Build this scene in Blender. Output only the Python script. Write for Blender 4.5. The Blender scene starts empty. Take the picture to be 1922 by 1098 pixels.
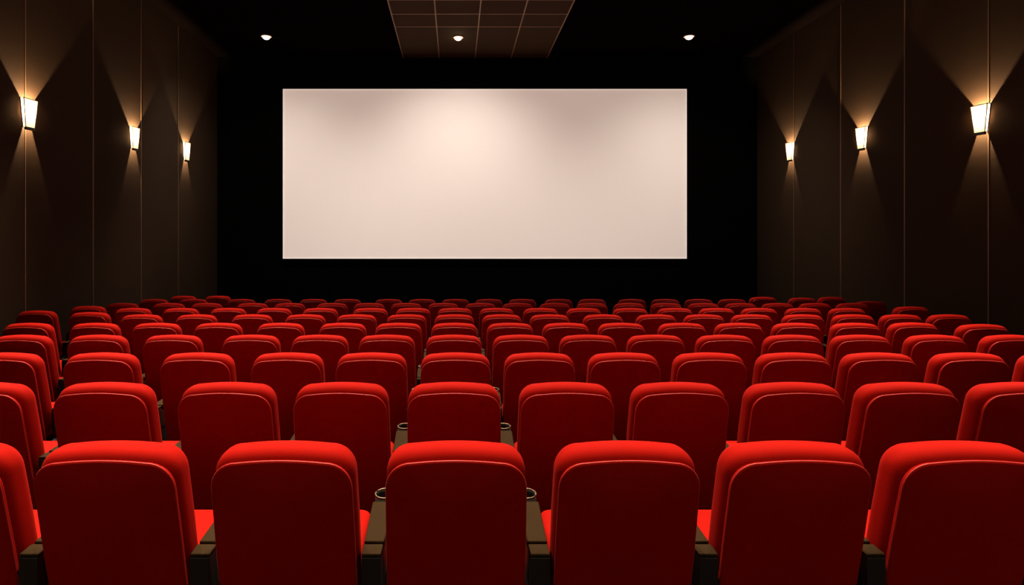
import bpy, bmesh, math, random
from mathutils import Vector, Matrix
random.seed(4)
S = bpy.context.scene
C = bpy.data.collections.new('cinema'); S.collection.children.link(C)
PI = math.pi

# ------------------------------------------------------------------ place
RAKE = 0.0797                       # the floor falls towards the screen
CAM_Z = 1.604
def floor_z(y): return -RAKE * y
def ceil_z(y): return CAM_Z + 4.787 - 0.057 * y
F = 1054.0                          # focal length in pixels of a 1922 px frame
XL, XR = -5.9, 7.47                 # side walls
YB, YF = -3.2, 13.9                 # rear wall, front wall

# ------------------------------------------------------------------ materials
def mat(name, col, rough=0.8, metal=0.0, sheen=0.0, sheen_tint=(1, 1, 1), bump=0.0, scale=200.0,
        var=0.0, vscale=6.0, spec=0.5, emit=None, estr=0.0):
    m = bpy.data.materials.new(name); m.use_nodes = True
    nt = m.node_tree; b = nt.nodes['Principled BSDF']
    b.inputs['Base Color'].default_value = (*col, 1)
    b.inputs['Roughness'].default_value = rough
    b.inputs['Metallic'].default_value = metal
    b.inputs['Specular IOR Level'].default_value = spec
    if sheen:
        b.inputs['Sheen Weight'].default_value = sheen
        b.inputs['Sheen Tint'].default_value = (*sheen_tint, 1)
        b.inputs['Sheen Roughness'].default_value = 0.35
    tc = nt.nodes.new('ShaderNodeTexCoord')
    if var:
        n = nt.nodes.new('ShaderNodeTexNoise'); n.inputs['Scale'].default_value = vscale
        n.inputs['Detail'].default_value = 4
        nt.links.new(tc.outputs['Object'], n.inputs['Vector'])
        r = nt.nodes.new('ShaderNodeMapRange')
        r.inputs['To Min'].default_value = 1 - var; r.inputs['To Max'].default_value = 1 + var
        nt.links.new(n.outputs['Fac'], r.inputs['Value'])
        mx = nt.nodes.new('ShaderNodeVectorMath'); mx.operation = 'SCALE'
        mx.inputs[0].default_value = col
        nt.links.new(r.outputs['Result'], mx.inputs['Scale'])
        nt.links.new(mx.outputs['Vector'], b.inputs['Base Color'])
    if bump:
        n = nt.nodes.new('ShaderNodeTexNoise'); n.inputs['Scale'].default_value = scale
        nt.links.new(tc.outputs['Object'], n.inputs['Vector'])
        bp = nt.nodes.new('ShaderNodeBump'); bp.inputs['Strength'].default_value = bump
        bp.inputs['Distance'].default_value = 0.002
        nt.links.new(n.outputs['Fac'], bp.inputs['Height'])
        nt.links.new(bp.outputs['Normal'], b.inputs['Normal'])
    if emit:
        b.inputs['Emission Color'].default_value = (*emit, 1)
        b.inputs['Emission Strength'].default_value = estr
    return m

M = {}
M['velvet'] = mat('red_velvet', (0.25, 0.0034, 0.0010), 0.85, sheen=0.02, sheen_tint=(1, .25, .2), bump=0.25, scale=380, var=0.08, vscale=9, spec=0.035)
M['piping'] = mat('red_piping', (0.32, 0.009, 0.006), 0.55, sheen=0.08, sheen_tint=(1, .5, .45), spec=0.3)
M['arm'] = mat('brown_armrest_plastic', (0.022, 0.0125, 0.005), 0.8, bump=0.15, scale=300, var=0.1, vscale=20, spec=0.02)
M['black'] = mat('black_plastic', (0.008, 0.007, 0.006), 0.6, spec=0.3)
M['rim'] = mat('worn_metal_rim', (0.14, 0.095, 0.055), 0.45, metal=0.7)
M['wall'] = mat('dark_brown_wall_fabric', (0.036, 0.0195, 0.009), 0.9, bump=0.3, scale=150, var=0.12, vscale=2.0, spec=0.15)
M['rearwall'] = mat('rear_wall_paint', (0.30, 0.20, 0.14), 0.9, bump=0.2, scale=60, spec=0.2)
M['front'] = mat('black_masking_cloth', (0.0015, 0.0013, 0.0013), 0.95, bump=0.2, scale=90, spec=0.02)
M['ceil'] = mat('dark_ceiling_paint', (0.0035, 0.0022, 0.0018), 0.95, bump=0.2, scale=60, spec=0.0)
M['tile'] = mat('brown_ceiling_tile', (0.06, 0.036, 0.018), 0.9, bump=0.3, scale=120, var=0.1, vscale=3, spec=0.1)
M['grid'] = mat('ceiling_grid_metal', (0.32, 0.19, 0.10), 0.5, metal=0.2)
M['seam'] = mat('bronze_wall_strip', (0.17, 0.095, 0.045), 0.5, metal=0.3)
M['carpet'] = mat('dark_carpet', (0.018, 0.010, 0.009), 1.0, bump=0.6, scale=250, var=0.2, vscale=12, spec=0.05)
M['frame'] = mat('dark_bronze_frame', (0.015, 0.008, 0.005), 0.5, metal=0.4)
M['ring'] = mat('halo_toned_downlight_ring', (0.40, 0.25, 0.14), 0.6, metal=0.1)  # colour lightened so the ring reads as the lamp's glow halo
M['bulb'] = mat('lit_downlight_lens', (0.9, 0.8, 0.65), 0.5, emit=(1.0, 0.78, 0.55), estr=20.0)
M['screen'] = mat('self_lit_screen_cloth', (0.80, 0.75, 0.71), 0.9, bump=0.05, scale=300, spec=0.05, emit=(1.0, 0.79, 0.67), estr=0.43)  # even emission stands in for projector light on the cloth
M['border'] = mat('self_lit_screen_edge', (0.85, 0.75, 0.68), 0.8, spec=0.1, emit=(1.0, 0.86, 0.76), estr=0.55)  # edge strips emit to keep the border bright, no lamp in them

def shade_material():
    m = bpy.data.materials.new('frosted_lamp_glass'); m.use_nodes = True
    nt = m.node_tree; nt.nodes.clear()
    o = nt.nodes.new('ShaderNodeOutputMaterial')
    t = nt.nodes.new('ShaderNodeBsdfTranslucent'); t.inputs['Color'].default_value = (0.035, 0.031, 0.026, 1)
    e = nt.nodes.new('ShaderNodeEmission'); e.inputs['Color'].default_value = (1.0, 0.62, 0.25, 1)
    e.inputs['Strength'].default_value = 1.35
    a = nt.nodes.new('ShaderNodeAddShader')
    nt.links.new(t.outputs[0], a.inputs[0]); nt.links.new(e.outputs[0], a.inputs[1])
    nt.links.new(a.outputs[0], o.inputs['Surface'])
    return m
M['shade'] = shade_material()

# ------------------------------------------------------------------ mesh helpers
def link(name, bm, m, parent=None, smooth=False):
    bmesh.ops.recalc_face_normals(bm, faces=bm.faces[:])
    me = bpy.data.meshes.new(name); bm.to_mesh(me); bm.free()
    me.materials.append(m)
    if smooth:
        for p in me.polygons: p.use_smooth = True
    o = bpy.data.objects.new(name, me); C.objects.link(o)
    if parent: o.parent = parent
    return o

def add_box(bm, x0, x1, y0, y1, z0, z1, bevel=0.0):
    r = bmesh.ops.create_cube(bm, size=1)
    vs = r['verts']
    for v in vs:
        v.co = Vector((x0 + (v.co.x + .5) * (x1 - x0), y0 + (v.co.y + .5) * (y1 - y0), z0 + (v.co.z + .5) * (z1 - z0)))
    if bevel:
        es = list({e for v in vs for e in v.link_edges})
        bmesh.ops.bevel(bm, geom=es, offset=bevel, segments=2, affect='EDGES', profile=0.5)
    return bm

def inset_loop(pts, d):
    n = len(pts); out = []
    for i in range(n):
        a = Vector(pts[i - 1]); b = Vector(pts[i]); c = Vector(pts[(i + 1) % n])
        e1 = (b - a).normalized(); e2 = (c - b).normalized()
        n1 = Vector((-e1.y, e1.x)); n2 = Vector((-e2.y, e2.x))
        nn = (n1 + n2); nn = nn / max(nn.length, 1e-6)
        k = d / max(nn.dot(n1), 0.5)
        out.append(b + nn * k)
    return out

def add_pad(bm, outline, y0, y1, r, place, crown0=0.0, crown1=0.0, seg=4):
    """closed cushion: CCW outline (u,v), thickness y0..y1, rounded edge r; place(u,v,t)->Vector"""
    layers = []
    for k in range(seg + 1):
        a = (PI / 2) * k / seg
        layers.append((inset_loop(outline, r * (1 - math.sin(a))), y0 + r * (1 - math.cos(a))))
    for k in range(seg + 1):
        a = (PI / 2) * k / seg
        layers.append((inset_loop(outline, r * (1 - math.cos(a))), y1 - r * (1 - math.sin(a))))
    rings = [[bm.verts.new(place(p[0], p[1], t)) for p in pts] for pts, t in layers]
    n = len(outline)
    for a, b in zip(rings[:-1], rings[1:]):
        for i in range(n):
            bm.faces.new((a[i], a[(i + 1) % n], b[(i + 1) % n], b[i]))
    for ring, (pts, t), cr, sgn in ((rings[0], layers[0], crown0, -1), (rings[-1], layers[-1], crown1, 1)):
        cu = sum(p[0] for p in pts) / n; cv = sum(p[1] for p in pts) / n
        prev = ring
        for s in (0.85, 0.6, 0.3):
            cur = [bm.verts.new(place(cu + (p[0] - cu) * s, cv + (p[1] - cv) * s, t + sgn * cr * (1 - s ** 2))) for p in pts]
            for i in range(n):
                bm.faces.new((prev[i], prev[(i + 1) % n], cur[(i + 1) % n], cur[i]))
            prev = cur
        c = bm.verts.new(place(cu, cv, t + sgn * cr))
        for i in range(n):
            bm.faces.new((prev[i], prev[(i + 1) % n], c))

def add_tube(bm, pts, r, seg=8, closed=False):
    n = len(pts); rings = []
    for i, p in enumerate(pts):
        if closed: t = (pts[(i + 1) % n] - pts[i - 1])
        else: t = pts[min(i + 1, n - 1)] - pts[max(i - 1, 0)]
        t.normalize()
        up = Vector((0, 1, 0)) if abs(t.y) < .9 else Vector((1, 0, 0))
        a = t.cross(up).normalized(); b = t.cross(a).normalized()
        rings.append([bm.verts.new(p + (a * math.cos(2 * PI * k / seg) + b * math.sin(2 * PI * k / seg)) * r) for k in range(seg)])
    rng = range(n) if closed else range(n - 1)
    for i in rng:
        A, B = rings[i], rings[(i + 1) % n]
        for k in range(seg):
            bm.faces.new((A[k], A[(k + 1) % seg], B[(k + 1) % seg], B[k]))
    if not closed:
        bm.faces.new(rings[0]); bm.faces.new(rings[-1])

def add_lathe(bm, prof, cx, cy, cz, seg=20):
    rings = [[bm.verts.new((cx + r * math.cos(2 * PI * k / seg), cy + r * math.sin(2 * PI * k / seg), cz + z)) for k in range(seg)] for r, z in prof]
    for a, b in zip(rings[:-1], rings[1:]):
        for k in range(seg):
            bm.faces.new((a[k], a[(k + 1) % seg], b[(k + 1) % seg], b[k]))
    return rings

def thing(name, label, cat, loc=(0, 0, 0), rotz=0.0, group=None):
    o = bpy.data.objects.new(name, None); C.objects.link(o)
    o.empty_display_size = 0.1
    o.location = loc; o.rotation_euler = (0, 0, rotz)
    o['label'] = label; o['category'] = cat
    if group: o['group'] = group
    return o

def struct(name, bm, m):
    o = link(name, bm, m); o['kind'] = 'structure'; return o

def quad(bm, *ps):
    bm.faces.new([bm.verts.new(p) for p in ps])

def solid_prism(bm, xy, z_fns):
    """prism over an xy polygon between z_lo(x,y) and z_hi(x,y)"""
    lo = [bm.verts.new((x, y, z_fns[0](x, y))) for x, y in xy]
    hi = [bm.verts.new((x, y, z_fns[1](x, y))) for x, y in xy]
    n = len(xy)
    bm.faces.new(lo[::-1]); bm.faces.new(hi)
    for i in range(n): bm.faces.new((lo[i], lo[(i + 1) % n], hi[(i + 1) % n], hi[i]))

# ------------------------------------------------------------------ room shell
T = 0.2
bm = bmesh.new(); solid_prism(bm, [(XL - T, YB - T), (XR + T, YB - T), (XR + T, YF + T), (XL - T, YF + T)],
    (lambda x, y: floor_z(y) - T, lambda x, y: floor_z(y))); struct('floor', bm, M['carpet'])
bm = bmesh.new(); solid_prism(bm, [(XL - T, YB - T), (XR + T, YB - T), (XR + T, YF + T), (XL - T, YF + T)],
    (lambda x, y: ceil_z(y), lambda x, y: ceil_z(y) + T)); struct('ceiling', bm, M['ceil'])
for nm, x0, x1, y0, y1, mk in (('wall_left', XL - T, XL, YB, YF, 'wall'), ('wall_right', XR, XR + T, YB, YF, 'wall'),
                               ('wall_front', XL - T, XR + T, YF, YF + T, 'front'), ('wall_back', XL - T, XR + T, YB - T, YB, 'rearwall')):
    bm = bmesh.new(); solid_prism(bm, [(x0, y0), (x1, y0), (x1, y1), (x0, y1)],
        (lambda x, y: floor_z(y), lambda x, y: ceil_z(y))); struct(nm, bm, M[mk])

k = 1
for side, xs, ys in ((1, XL, (2.1, 3.5, 4.9, 6.3, 7.70, 9.14, 10.54, 11.95)), (-1, XR, (1.9, 3.4, 4.9, 6.4, 7.87, 9.34, 10.89, 12.4))):
    for y in ys:
        x0, x1 = sorted((xs, xs + side * 0.004))
        bm = bmesh.new(); add_box(bm, x0, x1, y - .009, y + .009, floor_z(y) + .01, ceil_z(y) - .01)
        struct('trim_%d' % k, bm, M['seam']); k += 1
for side, nm, xs in ((1, 'baseboard_left', XL), (-1, 'baseboard_right', XR)):
    x0, x1 = sorted((xs, xs + side * 0.02))
    bm = bmesh.new(); solid_prism(bm, [(x0, YB), (x1, YB), (x1, YF), (x0, YF)], (lambda x, y: floor_z(y), lambda x, y: floor_z(y) + .12))
    struct(nm, bm, M['black'])

# suspended grid of tiles down the middle of the ceiling
gx = [-1.29 + .8875 * i for i in range(5)]
gy = [11.31 + .64 * i for i in range(-12, 2)]
g = thing('ceiling_grid', 'dark brown tile ceiling panel with thin bronze grid above the screen end', 'ceiling panel', (0, 0, 0))
def cz(y): return ceil_z(y)
bm = bmesh.new(); solid_prism(bm, [(gx[0], gy[0]), (gx[-1], gy[0]), (gx[-1], YF - .02), (gx[0], YF - .02)],
    (lambda x, y: cz(y) - .02, lambda x, y: cz(y) - .002)); link('tile_panel', bm, M['tile'], g)
for x in gx:
    bm = bmesh.new(); w = .012
    solid_prism(bm, [(x - w, gy[0]), (x + w, gy[0]), (x + w, YF - .03), (x - w, YF - .03)], (lambda a, b: cz(b) - .034, lambda a, b: cz(b) - .019))
    link('long_grid_bar', bm, M['grid'], g)
for y in gy:
    bm = bmesh.new(); w = .010
    solid_prism(bm, [(gx[0] + .013, y - w), (gx[-1] - .013, y - w), (gx[-1] - .013, y + w), (gx[0] + .013, y + w)], (lambda a, b: cz(b) - .030, lambda a, b: cz(b) - .019))
    link('cross_grid_bar', bm, M['grid'], g)

# ------------------------------------------------------------------ screen
SY = 13.75
def at(px, py, Y): return Vector(((px - 855) * Y / F, Y, CAM_Z + (410 - py) * Y / F))
a = at(531, 485.5, SY); b = at(1289, 167, SY)
sc = thing('projection_screen', 'large blank white projection screen on the black front wall', 'screen', ((a.x + b.x) / 2, SY, a.z))
hw = (b.x - a.x) / 2; hh = b.z - a.z; e = .022
bm = bmesh.new(); add_box(bm, -hw + e, hw - e, 0.0, .03, e, hh - e); link('screen_cloth', bm, M['screen'], sc)
bm = bmesh.new()
add_box(bm, -hw, hw, -.006, .034, 0, e); add_box(bm, -hw, hw, -.006, .034, hh - e, hh)
add_box(bm, -hw, -hw + e, -.006, .034, e, hh - e); add_box(bm, hw - e, hw, -.006, .034, e, hh - e)
link('screen_edge', bm, M['border'], sc)
for q in range(5):
    x = -hw * .8 + q * hw * .4
    bm = bmesh.new(); add_box(bm, x - .03, x + .03, .034, YF - SY - .0, .4, hh - .4)
    link('mounting_rail', bm, M['black'], sc)

# ------------------------------------------------------------------ chair prototype
HW = 0.235
LEAN = 0.20
def back_outline(w, top, bottom, arch, rc, n=8):
    pts = [(-w + .02, bottom), (w - .02, bottom), (w, bottom + .02)]
    def topz(x): return top - arch * (x / w) ** 2
    zc = topz(w - rc) - rc * 1.05
    for z in (bottom + (zc - bottom) * .33, bottom + (zc - bottom) * .66): pts.append((w + .003, z))
    for i in range(n + 1):
        t = (PI / 2) * i / n
        x = w - rc + rc * math.cos(t) ** .9
        pts.append((x, zc + (topz(w - rc) - zc) * math.sin(t) ** .95))
    for i in range(1, 12):
        x = (w - rc) * (1 - i / 6.0) if i != 12 else -(w - rc)
        pts.append((x, topz(x)))
    for i in range(n, -1, -1):
        t = (PI / 2) * i / n
        x = -(w - rc + rc * math.cos(t) ** .9)
        pts.append((x, zc + (topz(w - rc) - zc) * math.sin(t) ** .95))
    for z in (bottom + (zc - bottom) * .66, bottom + (zc - bottom) * .33): pts.append((-w - .003, z))
    pts.append((-w, bottom + .02))
    return pts
def lean(u, v, t): return Vector((u, t + (1.0 - v) * LEAN, v))

def add_arm(bm, cx, y0, y1, w0, w1, z0, z1, bev):
    vs = []
    for z in (z0, z1):
        for (x, y) in ((cx - w0, y0), (cx + w0, y0), (cx + w1, y1), (cx - w1, y1)): vs.append(bm.verts.new((x, y, z)))
    fs = [(3, 2, 1, 0), (4, 5, 6, 7), (0, 1, 5, 4), (1, 2, 6, 5), (2, 3, 7, 6), (3, 0, 4, 7)]
    for f in fs: bm.faces.new([vs[i] for i in f])
    es = list({e for v in vs for e in v.link_edges})
    bmesh.ops.bevel(bm, geom=es, offset=bev, segments=2, affect='EDGES', profile=0.5)

def arm_side(root, cx):
    az = 0.625
    bm = bmesh.new(); add_arm(bm, cx, .150, .43, .0345, .046, az - .03, az, .006)
    p = link('armrest', bm, M['arm'], root); p['label'] = 'brown armrest'
    bm = bmesh.new(); add_arm(bm, cx, .078, .138, .0325, .0345, az - .014, az - .002, .004); link('armrest_end', bm, M['arm'], root)
    bm = bmesh.new()
    add_arm(bm, cx, .076, .136, .0322, .0335, az - .16, az - .0145, .003)
    add_arm(bm, cx, .13, .44, .031, .036, az - .16, az - .031, .008)
    add_box(bm, cx - .026, cx + .026, .14, .36, .03, az - .15, .008)
    add_box(bm, cx - .030, cx + .030, .10, .42, -.03, .03, .006)
    link('arm_support', bm, M['black'], root)
    bm = bmesh.new()
    prof = [(.0, -.075), (.037, -.075), (.039, -.01), (.039, .004), (.043, .004), (.043, -.08), (.0, -.08)]
    r = add_lathe(bm, [(max(q[0], .001), q[1]) for q in prof], cx, .480, az)
    ch = link('cup_holder', bm, M['black'], root, True)
    bm = bmesh.new()
    add_tube(bm, [Vector((cx + .042 * math.cos(2 * PI * i / 20), .480 + .042 * math.sin(2 * PI * i / 20), az + .006)) for i in range(20)], .0032, 6, True)
    link('cup_rim', bm, M['rim'], ch, True)

def make_chair():
    root = thing('cinema_seat', '', 'seat')
    bm = bmesh.new()
    add_pad(bm, back_outline(HW, .998, .44, .023, .092), .008, .145, .055, lean, 0, .006, 6)
    link('backrest', bm, M['velvet'], root, True)
    bm = bmesh.new(); ol = back_outline(HW - .003, .966, .27, .023, .092)
    add_pad(bm, ol, .0, .022, .008, lean, .022, 0, 3)
    bp = link('back_panel', bm, M['velvet'], root, True)
    bm = bmesh.new()
    lo = inset_loop(ol, .002); lo = lo[2:] 
    add_tube(bm, [lean(p[0], p[1], .006) for p in lo], .0032, 6)
    link('piping', bm, M['piping'], bp, True)
    # seat cushion
    sw = .212
    so = []
    for (cx, cy, a0) in ((sw - .05, .60, 0), (-sw + .05, .60, 90), (-sw + .03, .19, 180), (sw - .03, .19, 270)):
        rr = .05 if cy > .4 else .03
        for i in range(6):
            t = math.radians(a0 + 90 * i / 5); so.append((cx + rr * math.cos(t), cy + rr * math.sin(t)))
    bm = bmesh.new()
    add_pad(bm, so, .375, .475, .03, lambda u, v, t: Vector((u, v, t + .03 * (v - .2))), 0, .012, 4)
    link('seat_cushion', bm, M['velvet'], root, True)
    bm = bmesh.new(); add_box(bm, -sw + .01, sw - .01, .20, .62, .345, .378, .01)
    add_box(bm, -.225, .225, .22, .26, .30, .346, .006)
    link('seat_pan', bm, M['black'], root)
    arm_side(root, -.28)
    return root

def kids(o): return [c for c in C.objects if c.parent == o]
def tree(o): return (o, [(c, [(d, []) for d in kids(c)]) for c in kids(o)])
def copy_tree(t, parent=None):
    o, ch = t
    c = o.copy(); C.objects.link(c)
    if parent: c.parent = parent
    for x in ch: copy_tree(x, c)
    return c

proto = make_chair()
ptree = tree(proto)
helper = thing('cinema_seat', '', 'seat'); arm_side(helper, .28)
arm_tree = tree(helper)

# every seat the photograph shows: row -> list of (x of the crest, y of the crest or None for the row's own line)
rows = [
 (1.900, [-105, 213, 537, 856, 1174, 1489, 1797]),
 (2.850, [-33, 199, 429, 642, 853, 1061, 1273, 1488, 1700, 1915]),
 (3.800, [10, 192, 372, 542, 702, 855, 1007, 1170, 1331, 1487, 1648, 1817, 1985]),
 (4.750, [42, 185, 325, 472, 605, 731.5, 852, 972, 1099, 1230.5, 1360.5, 1487.5, 1615, 1755, 1898]),
 (5.700, [54, 179, 294.6, 410, 527, 644.5, 750, 853, 955, 1062, 1166, 1280, 1386.6, 1494.7, 1605, (1716, 605), (1841, 608)]),
 (6.650, [(70, 582.5), (169, 585.5), 266, 369, 473.5, 573, 669, 767, 851, 940, 1032, 1132, 1233, 1320, 1411, 1507, 1609, 1705, 1813, (1930, 601)]),
 (7.600, [(166, 574), 250, 339.5, 428.6, 514, 601, 695, 778, 852.7, 931, 1015, 1096, 1183, 1269, 1343, 1425, 1508, 1590, (1710, 575)]),
 (8.550, [230, 317, 388, 474, 543, 630, 711.5, 785, 854, 922, 993, 1063, 1131, 1183, 1233, 1294, 1359, 1433, 1505, 1573, (1634, 565)]),
 (9.500, [289, 363, 453, 522, 588, 652, 735, 792, 853, 917, 978, 1049, 1111, 1191, 1251, 1312, 1368, (1439, 557), (1499, 558.5), (1561, 557)]),
 (10.45, [344, 409]),
]
CREST = 0.080          # crest of the backrest in front of the seat's origin
KF = 1.0 * F * (CAM_Z - 1.0)          # y = 494 + KF / Z for a crest on the raked floor
ORD = ['first', 'second', 'third', 'fourth', 'fifth', 'sixth', 'seventh', 'eighth', 'ninth', 'tenth', 'eleventh', 'twelfth',
       'thirteenth', 'fourteenth', 'fifteenth', 'sixteenth', 'seventeenth', 'eighteenth', 'nineteenth', 'twentieth', 'twenty-first']
ROWN = ['nearest row', 'second row from the camera', 'third row from the camera', 'fourth row from the camera', 'fifth row from the camera',
        'sixth row from the camera', 'seventh row from the camera', 'eighth row from the camera', 'ninth row from the camera', 'farthest short row']
special = {(0, 0): 'red padded cinema seat cut by the left frame edge, nearest row',
           (0, 3): 'red padded cinema seat in nearest row, seen squarely, brown armrests showing on both sides',
           (0, 6): 'red padded cinema seat cut by the right frame edge, nearest row',
           (9, 0): 'small red seat top farthest left in the short last row',
           (9, 1): 'small red seat top at the right of the short last row'}
MIND = 0.566
first = True
placed = []
for ri, (Zr, xs) in enumerate(rows):
    n = len(xs); spots = []
    for e in xs:
        Z = Zr
        if isinstance(e, tuple):
            px, py = e; Z = KF / (py - 494.0)
        else: px = e
        spots.append([(px - 855) * Z / F, Z - CREST])
    for _ in range(200):                # neighbours never closer than a seat's width
        for i in range(n - 1):
            d = spots[i + 1][0] - spots[i][0]
            if d < MIND:
                spots[i][0] -= (MIND - d) / 2; spots[i + 1][0] += (MIND - d) / 2
    for ci, (X, Y) in enumerate(spots):
        if (ri, ci) in special: lab = special[(ri, ci)]
        elif ci < (n + 1) // 2:
            lab = 'red padded cinema seat, %s from the left in the %s' % (ORD[ci], ROWN[ri])
        elif ci == n - 1:
            lab = 'red padded cinema seat, last on the right in the %s' % ROWN[ri]
        else:
            lab = 'red padded cinema seat, %s from the right in the %s' % (ORD[n - 1 - ci], ROWN[ri])
        lab = lab.replace('first from the left', 'farthest left')
        r = proto if first else copy_tree(ptree)
        first = False
        r.location = (X, Y, floor_z(Y + .1))
        r['label'] = lab; r['category'] = 'seat'; r['group'] = 'red cinema seats in rows facing the screen'
        placed.append((ri, X, Y))
        # the shared armrest stands midway to the neighbour on the left
        if ci: off = -min((X - prevX) / 2, .31) + .28
        else: off = 0
        for c in r.children:
            if c.name.split('.')[0] in ('armrest', 'armrest_end', 'arm_support', 'cup_holder'): c.location.x = off
        prevX = X
        if ci == n - 1:
            for t in arm_tree[1]: copy_tree(t, r)
for c, ch in arm_tree[1]:
    for d, _ in ch: bpy.data.objects.remove(d)
    bpy.data.objects.remove(c)
bpy.data.objects.remove(helper)

# ------------------------------------------------------------------ lights
def add_light(kind, name, parent, loc, energy, col, radius=.01, rot=None, size=None, blend=1.0):
    L = bpy.data.lights.new(name, kind); L.energy = energy; L.color = col; L.shadow_soft_size = radius
    if kind == 'SPOT': L.spot_size = size; L.spot_blend = blend
    o = bpy.data.objects.new(name, L); C.objects.link(o); o.parent = parent; o.location = loc
    if rot: o.rotation_euler = rot
    return o

WARM = (1.0, 0.66, 0.36)
def make_sconce(loc, rotz, label, power):
    """local +x points out of the wall, y along the wall, z up; origin at the lamp's middle on the wall"""
    r = thing('wall_sconce', label, 'wall lamp', loc, rotz, 'lit trapezoid lamps on the side walls')
    H, wt, wb, dt, db = .195, .130, .082, .05, .04
    def P(u, s, d): # u=-1..1 height, s=-1..1 across, d depth fraction
        f = (u + 1) / 2; w = wb + (wt - wb) * f; dd = db + (dt - db) * f
        return Vector((.004 + dd * d, s * w, u * H))
    bm = bmesh.new()
    n = 6
    path = [(-1, 0), (-1, 1), (1, 1), (1, 0)]
    cols = []
    for u in [-1 + 2 * i / n for i in range(n + 1)]:
        cols.append([bm.verts.new(P(u, s, d)) for s, d in path])
    for a_, b_ in zip(cols[:-1], cols[1:]):
        for i in range(3): bm.faces.new((a_[i], a_[i + 1], b_[i + 1], b_[i]))
    link('glass_shade', bm, M['shade'], r)
    bm = bmesh.new(); t = .0062
    for u in (-1, 1):
        pts = [P(u, s, d) for s, d in path]
        add_tube(bm, pts, t, 6)
    for s in (-1, 1):
        add_tube(bm, [P(-1, s, 1), P(1, s, 1)], t, 6); add_tube(bm, [P(-1, s, .03), P(1, s, .03)], t, 6)
    link('lamp_frame', bm, M['frame'], r)
    bm = bmesh.new()
    w = wb
    add_box(bm, .004 + db * .45, .012 + db, -w, w, -H - .036, -H + .002, .003)
    link('bottom_plate', bm, M['frame'], r)
    bm = bmesh.new(); add_box(bm, 0, .004, -.05, .05, -.10, .10); link('wall_plate', bm, M['frame'], r)
    add_light('POINT', 'bulb', r, (.03, 0, .03), power, WARM, .012)
    return r

sn = ['nearest the camera', 'second from the camera', 'farthest from the camera']
SP = 540.0
for i, (px, py, pw) in enumerate(((51, 213, 1.0), (250, 259, .8), (348, 284, .7))):
    Y = -XL * F / (855 - px)
    make_sconce((XL, Y, CAM_Z + (410 - py) * Y / F), 0, 'glowing trapezoid lamp on the dark left wall, %s' % sn[i], SP * pw)
for i, (px, py, pw) in enumerate(((1844, 223, 1.0), (1620, 259, .85), (1485, 284, .75))):
    Y = XR * F / (px - 855)
    make_sconce((XR, Y, CAM_Z + (410 - py) * Y / F), PI, 'glowing trapezoid lamp on the dark right wall, %s' % sn[i], SP * pw)

DL = (1.0, 0.80, 0.60)
def make_downlight(x, y, label, power, size=math.radians(120), rot=(0, 0, 0), group='round ceiling downlights near the screen', col=None):
    drop = .02 if gx[0] < x < gx[-1] else 0
    r = thing('ceiling_downlight', label, 'ceiling light', (x, y, ceil_z(y) - drop), 0, group)
    bm = bmesh.new()
    add_lathe(bm, [(.125, .004), (.125, -.010), (.115, -.014), (.088, -.012), (.082, -.004), (.082, .004)], 0, 0, 0, 24)
    link('trim_ring', bm, M['ring'], r, True)
    bm = bmesh.new()
    pr = [(.081 * math.cos(t), -.012 - .062 * math.sin(t)) for t in [PI / 2 * i / 7 for i in range(7)]] + [(.001, -.074)]
    add_lathe(bm, pr, 0, 0, 0, 24)
    link('lens', bm, M['bulb'], r, True)
    add_light('SPOT', 'bulb', r, (0, 0, -.085), power, col or DL, .05, rot, size)
    return r

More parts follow.
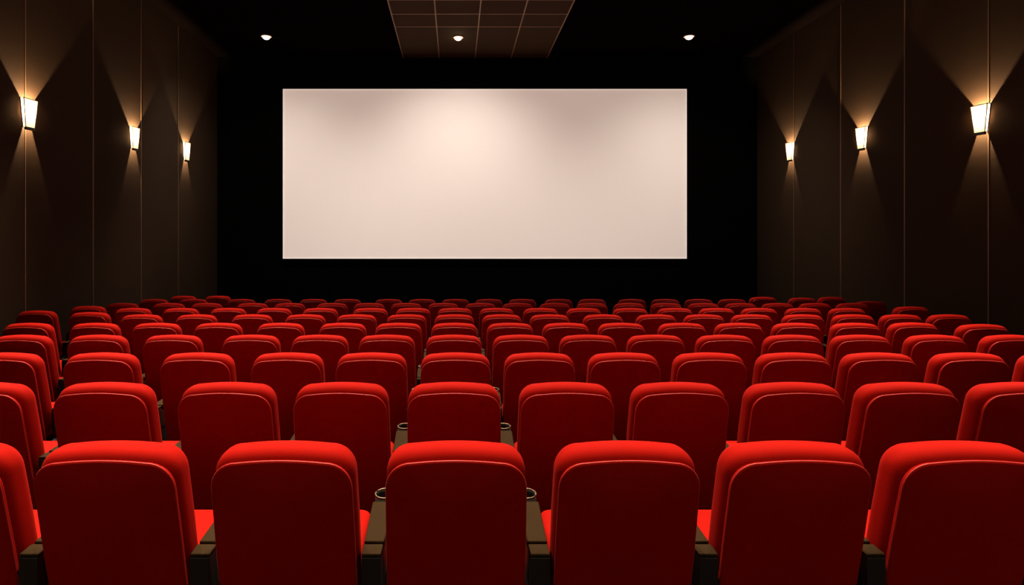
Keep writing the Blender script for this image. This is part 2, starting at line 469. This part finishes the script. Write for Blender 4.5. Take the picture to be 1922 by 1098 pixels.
make_downlight(-4.23, 12.55, 'bright downlight at the left of the dark ceiling, above screen left', 1500, math.radians(60), (math.radians(-28), math.radians(-9), 0))
make_downlight(.06, 12.55, 'bright downlight in the bronze ceiling grid, above the screen centre', 1300, math.radians(60), (math.radians(-28), 0, 0))
make_downlight(5.22, 12.55, 'bright downlight at the right of the dark ceiling, above screen right', 1500, math.radians(60), (math.radians(-28), math.radians(9), 0))
G2 = 'ceiling downlights over the seats'
RP = {8.5: 3000, 6.6: 2500, 4.6: 2800, 2.6: 3000}
for y, p in RP.items():
    for x, nm in ((-4.3, 'left'), (-2.1, 'added inner left'), (.06, 'middle'), (2.7, 'added inner right'), (5.3, 'right')):  # inner left and right are added to fill gaps in the light
        dist = {8.5: 'over the far rows', 6.6: 'over the middle rows', 4.6: 'over the near rows', 2.6: 'over the nearest row'}[y]
        make_downlight(x, y, 'round ceiling downlight %s, %s column' % (dist, nm), p * (.8 if nm in ('left', 'right') else .62), math.radians(62), (math.radians(-24), math.radians({'left': -6, 'right': 6}.get(nm, 0)), 0), group=G2)
for x, nm, p in ((-4.35, 'left', 540), (.06, 'middle', 760), (5.4, 'right', 560)):
    make_downlight(x, 10.45, 'angled ceiling downlight lighting the screen from the top edge of the view, %s one' % nm, p, math.radians(98),
                   (math.radians(34 if nm == 'middle' else 28), 0, 0), group='angled downlights washing the screen', col=(1, .92, .83))
for x, nm in ((-2.5, 'left'), (3.5, 'right')):  # added out of view: bounce off the rear wall lifts the seat backs
    make_downlight(x, -1.9, 'added unseen fill light washing the rear wall, %s one' % nm, 850, math.radians(140), (math.radians(-15), 0, 0), group='added fill lights by the rear wall')

# ------------------------------------------------------------------ world, camera, view
w = bpy.data.worlds.new('world'); S.world = w; w.use_nodes = True
w.node_tree.nodes['Background'].inputs['Color'].default_value = (0, 0, 0, 1)
cd = bpy.data.cameras.new('camera'); cam = bpy.data.objects.new('camera', cd); S.collection.objects.link(cam)
cam.location = (0, 0, CAM_Z); cam.rotation_euler = (PI / 2, 0, 0)
cd.sensor_fit = 'HORIZONTAL'; cd.sensor_width = 36; cd.lens = 36 * F / 1922
cd.shift_x = (961 - 855) / 1922; cd.shift_y = -(549 - 410) / 1922
cd.clip_start = .05; cd.clip_end = 60
S.camera = cam
S.view_settings.view_transform = 'Standard'; S.view_settings.look = 'None'
S.view_settings.exposure = 0.0; S.view_settings.gamma = 1; S.view_settings.use_curve_mapping = False
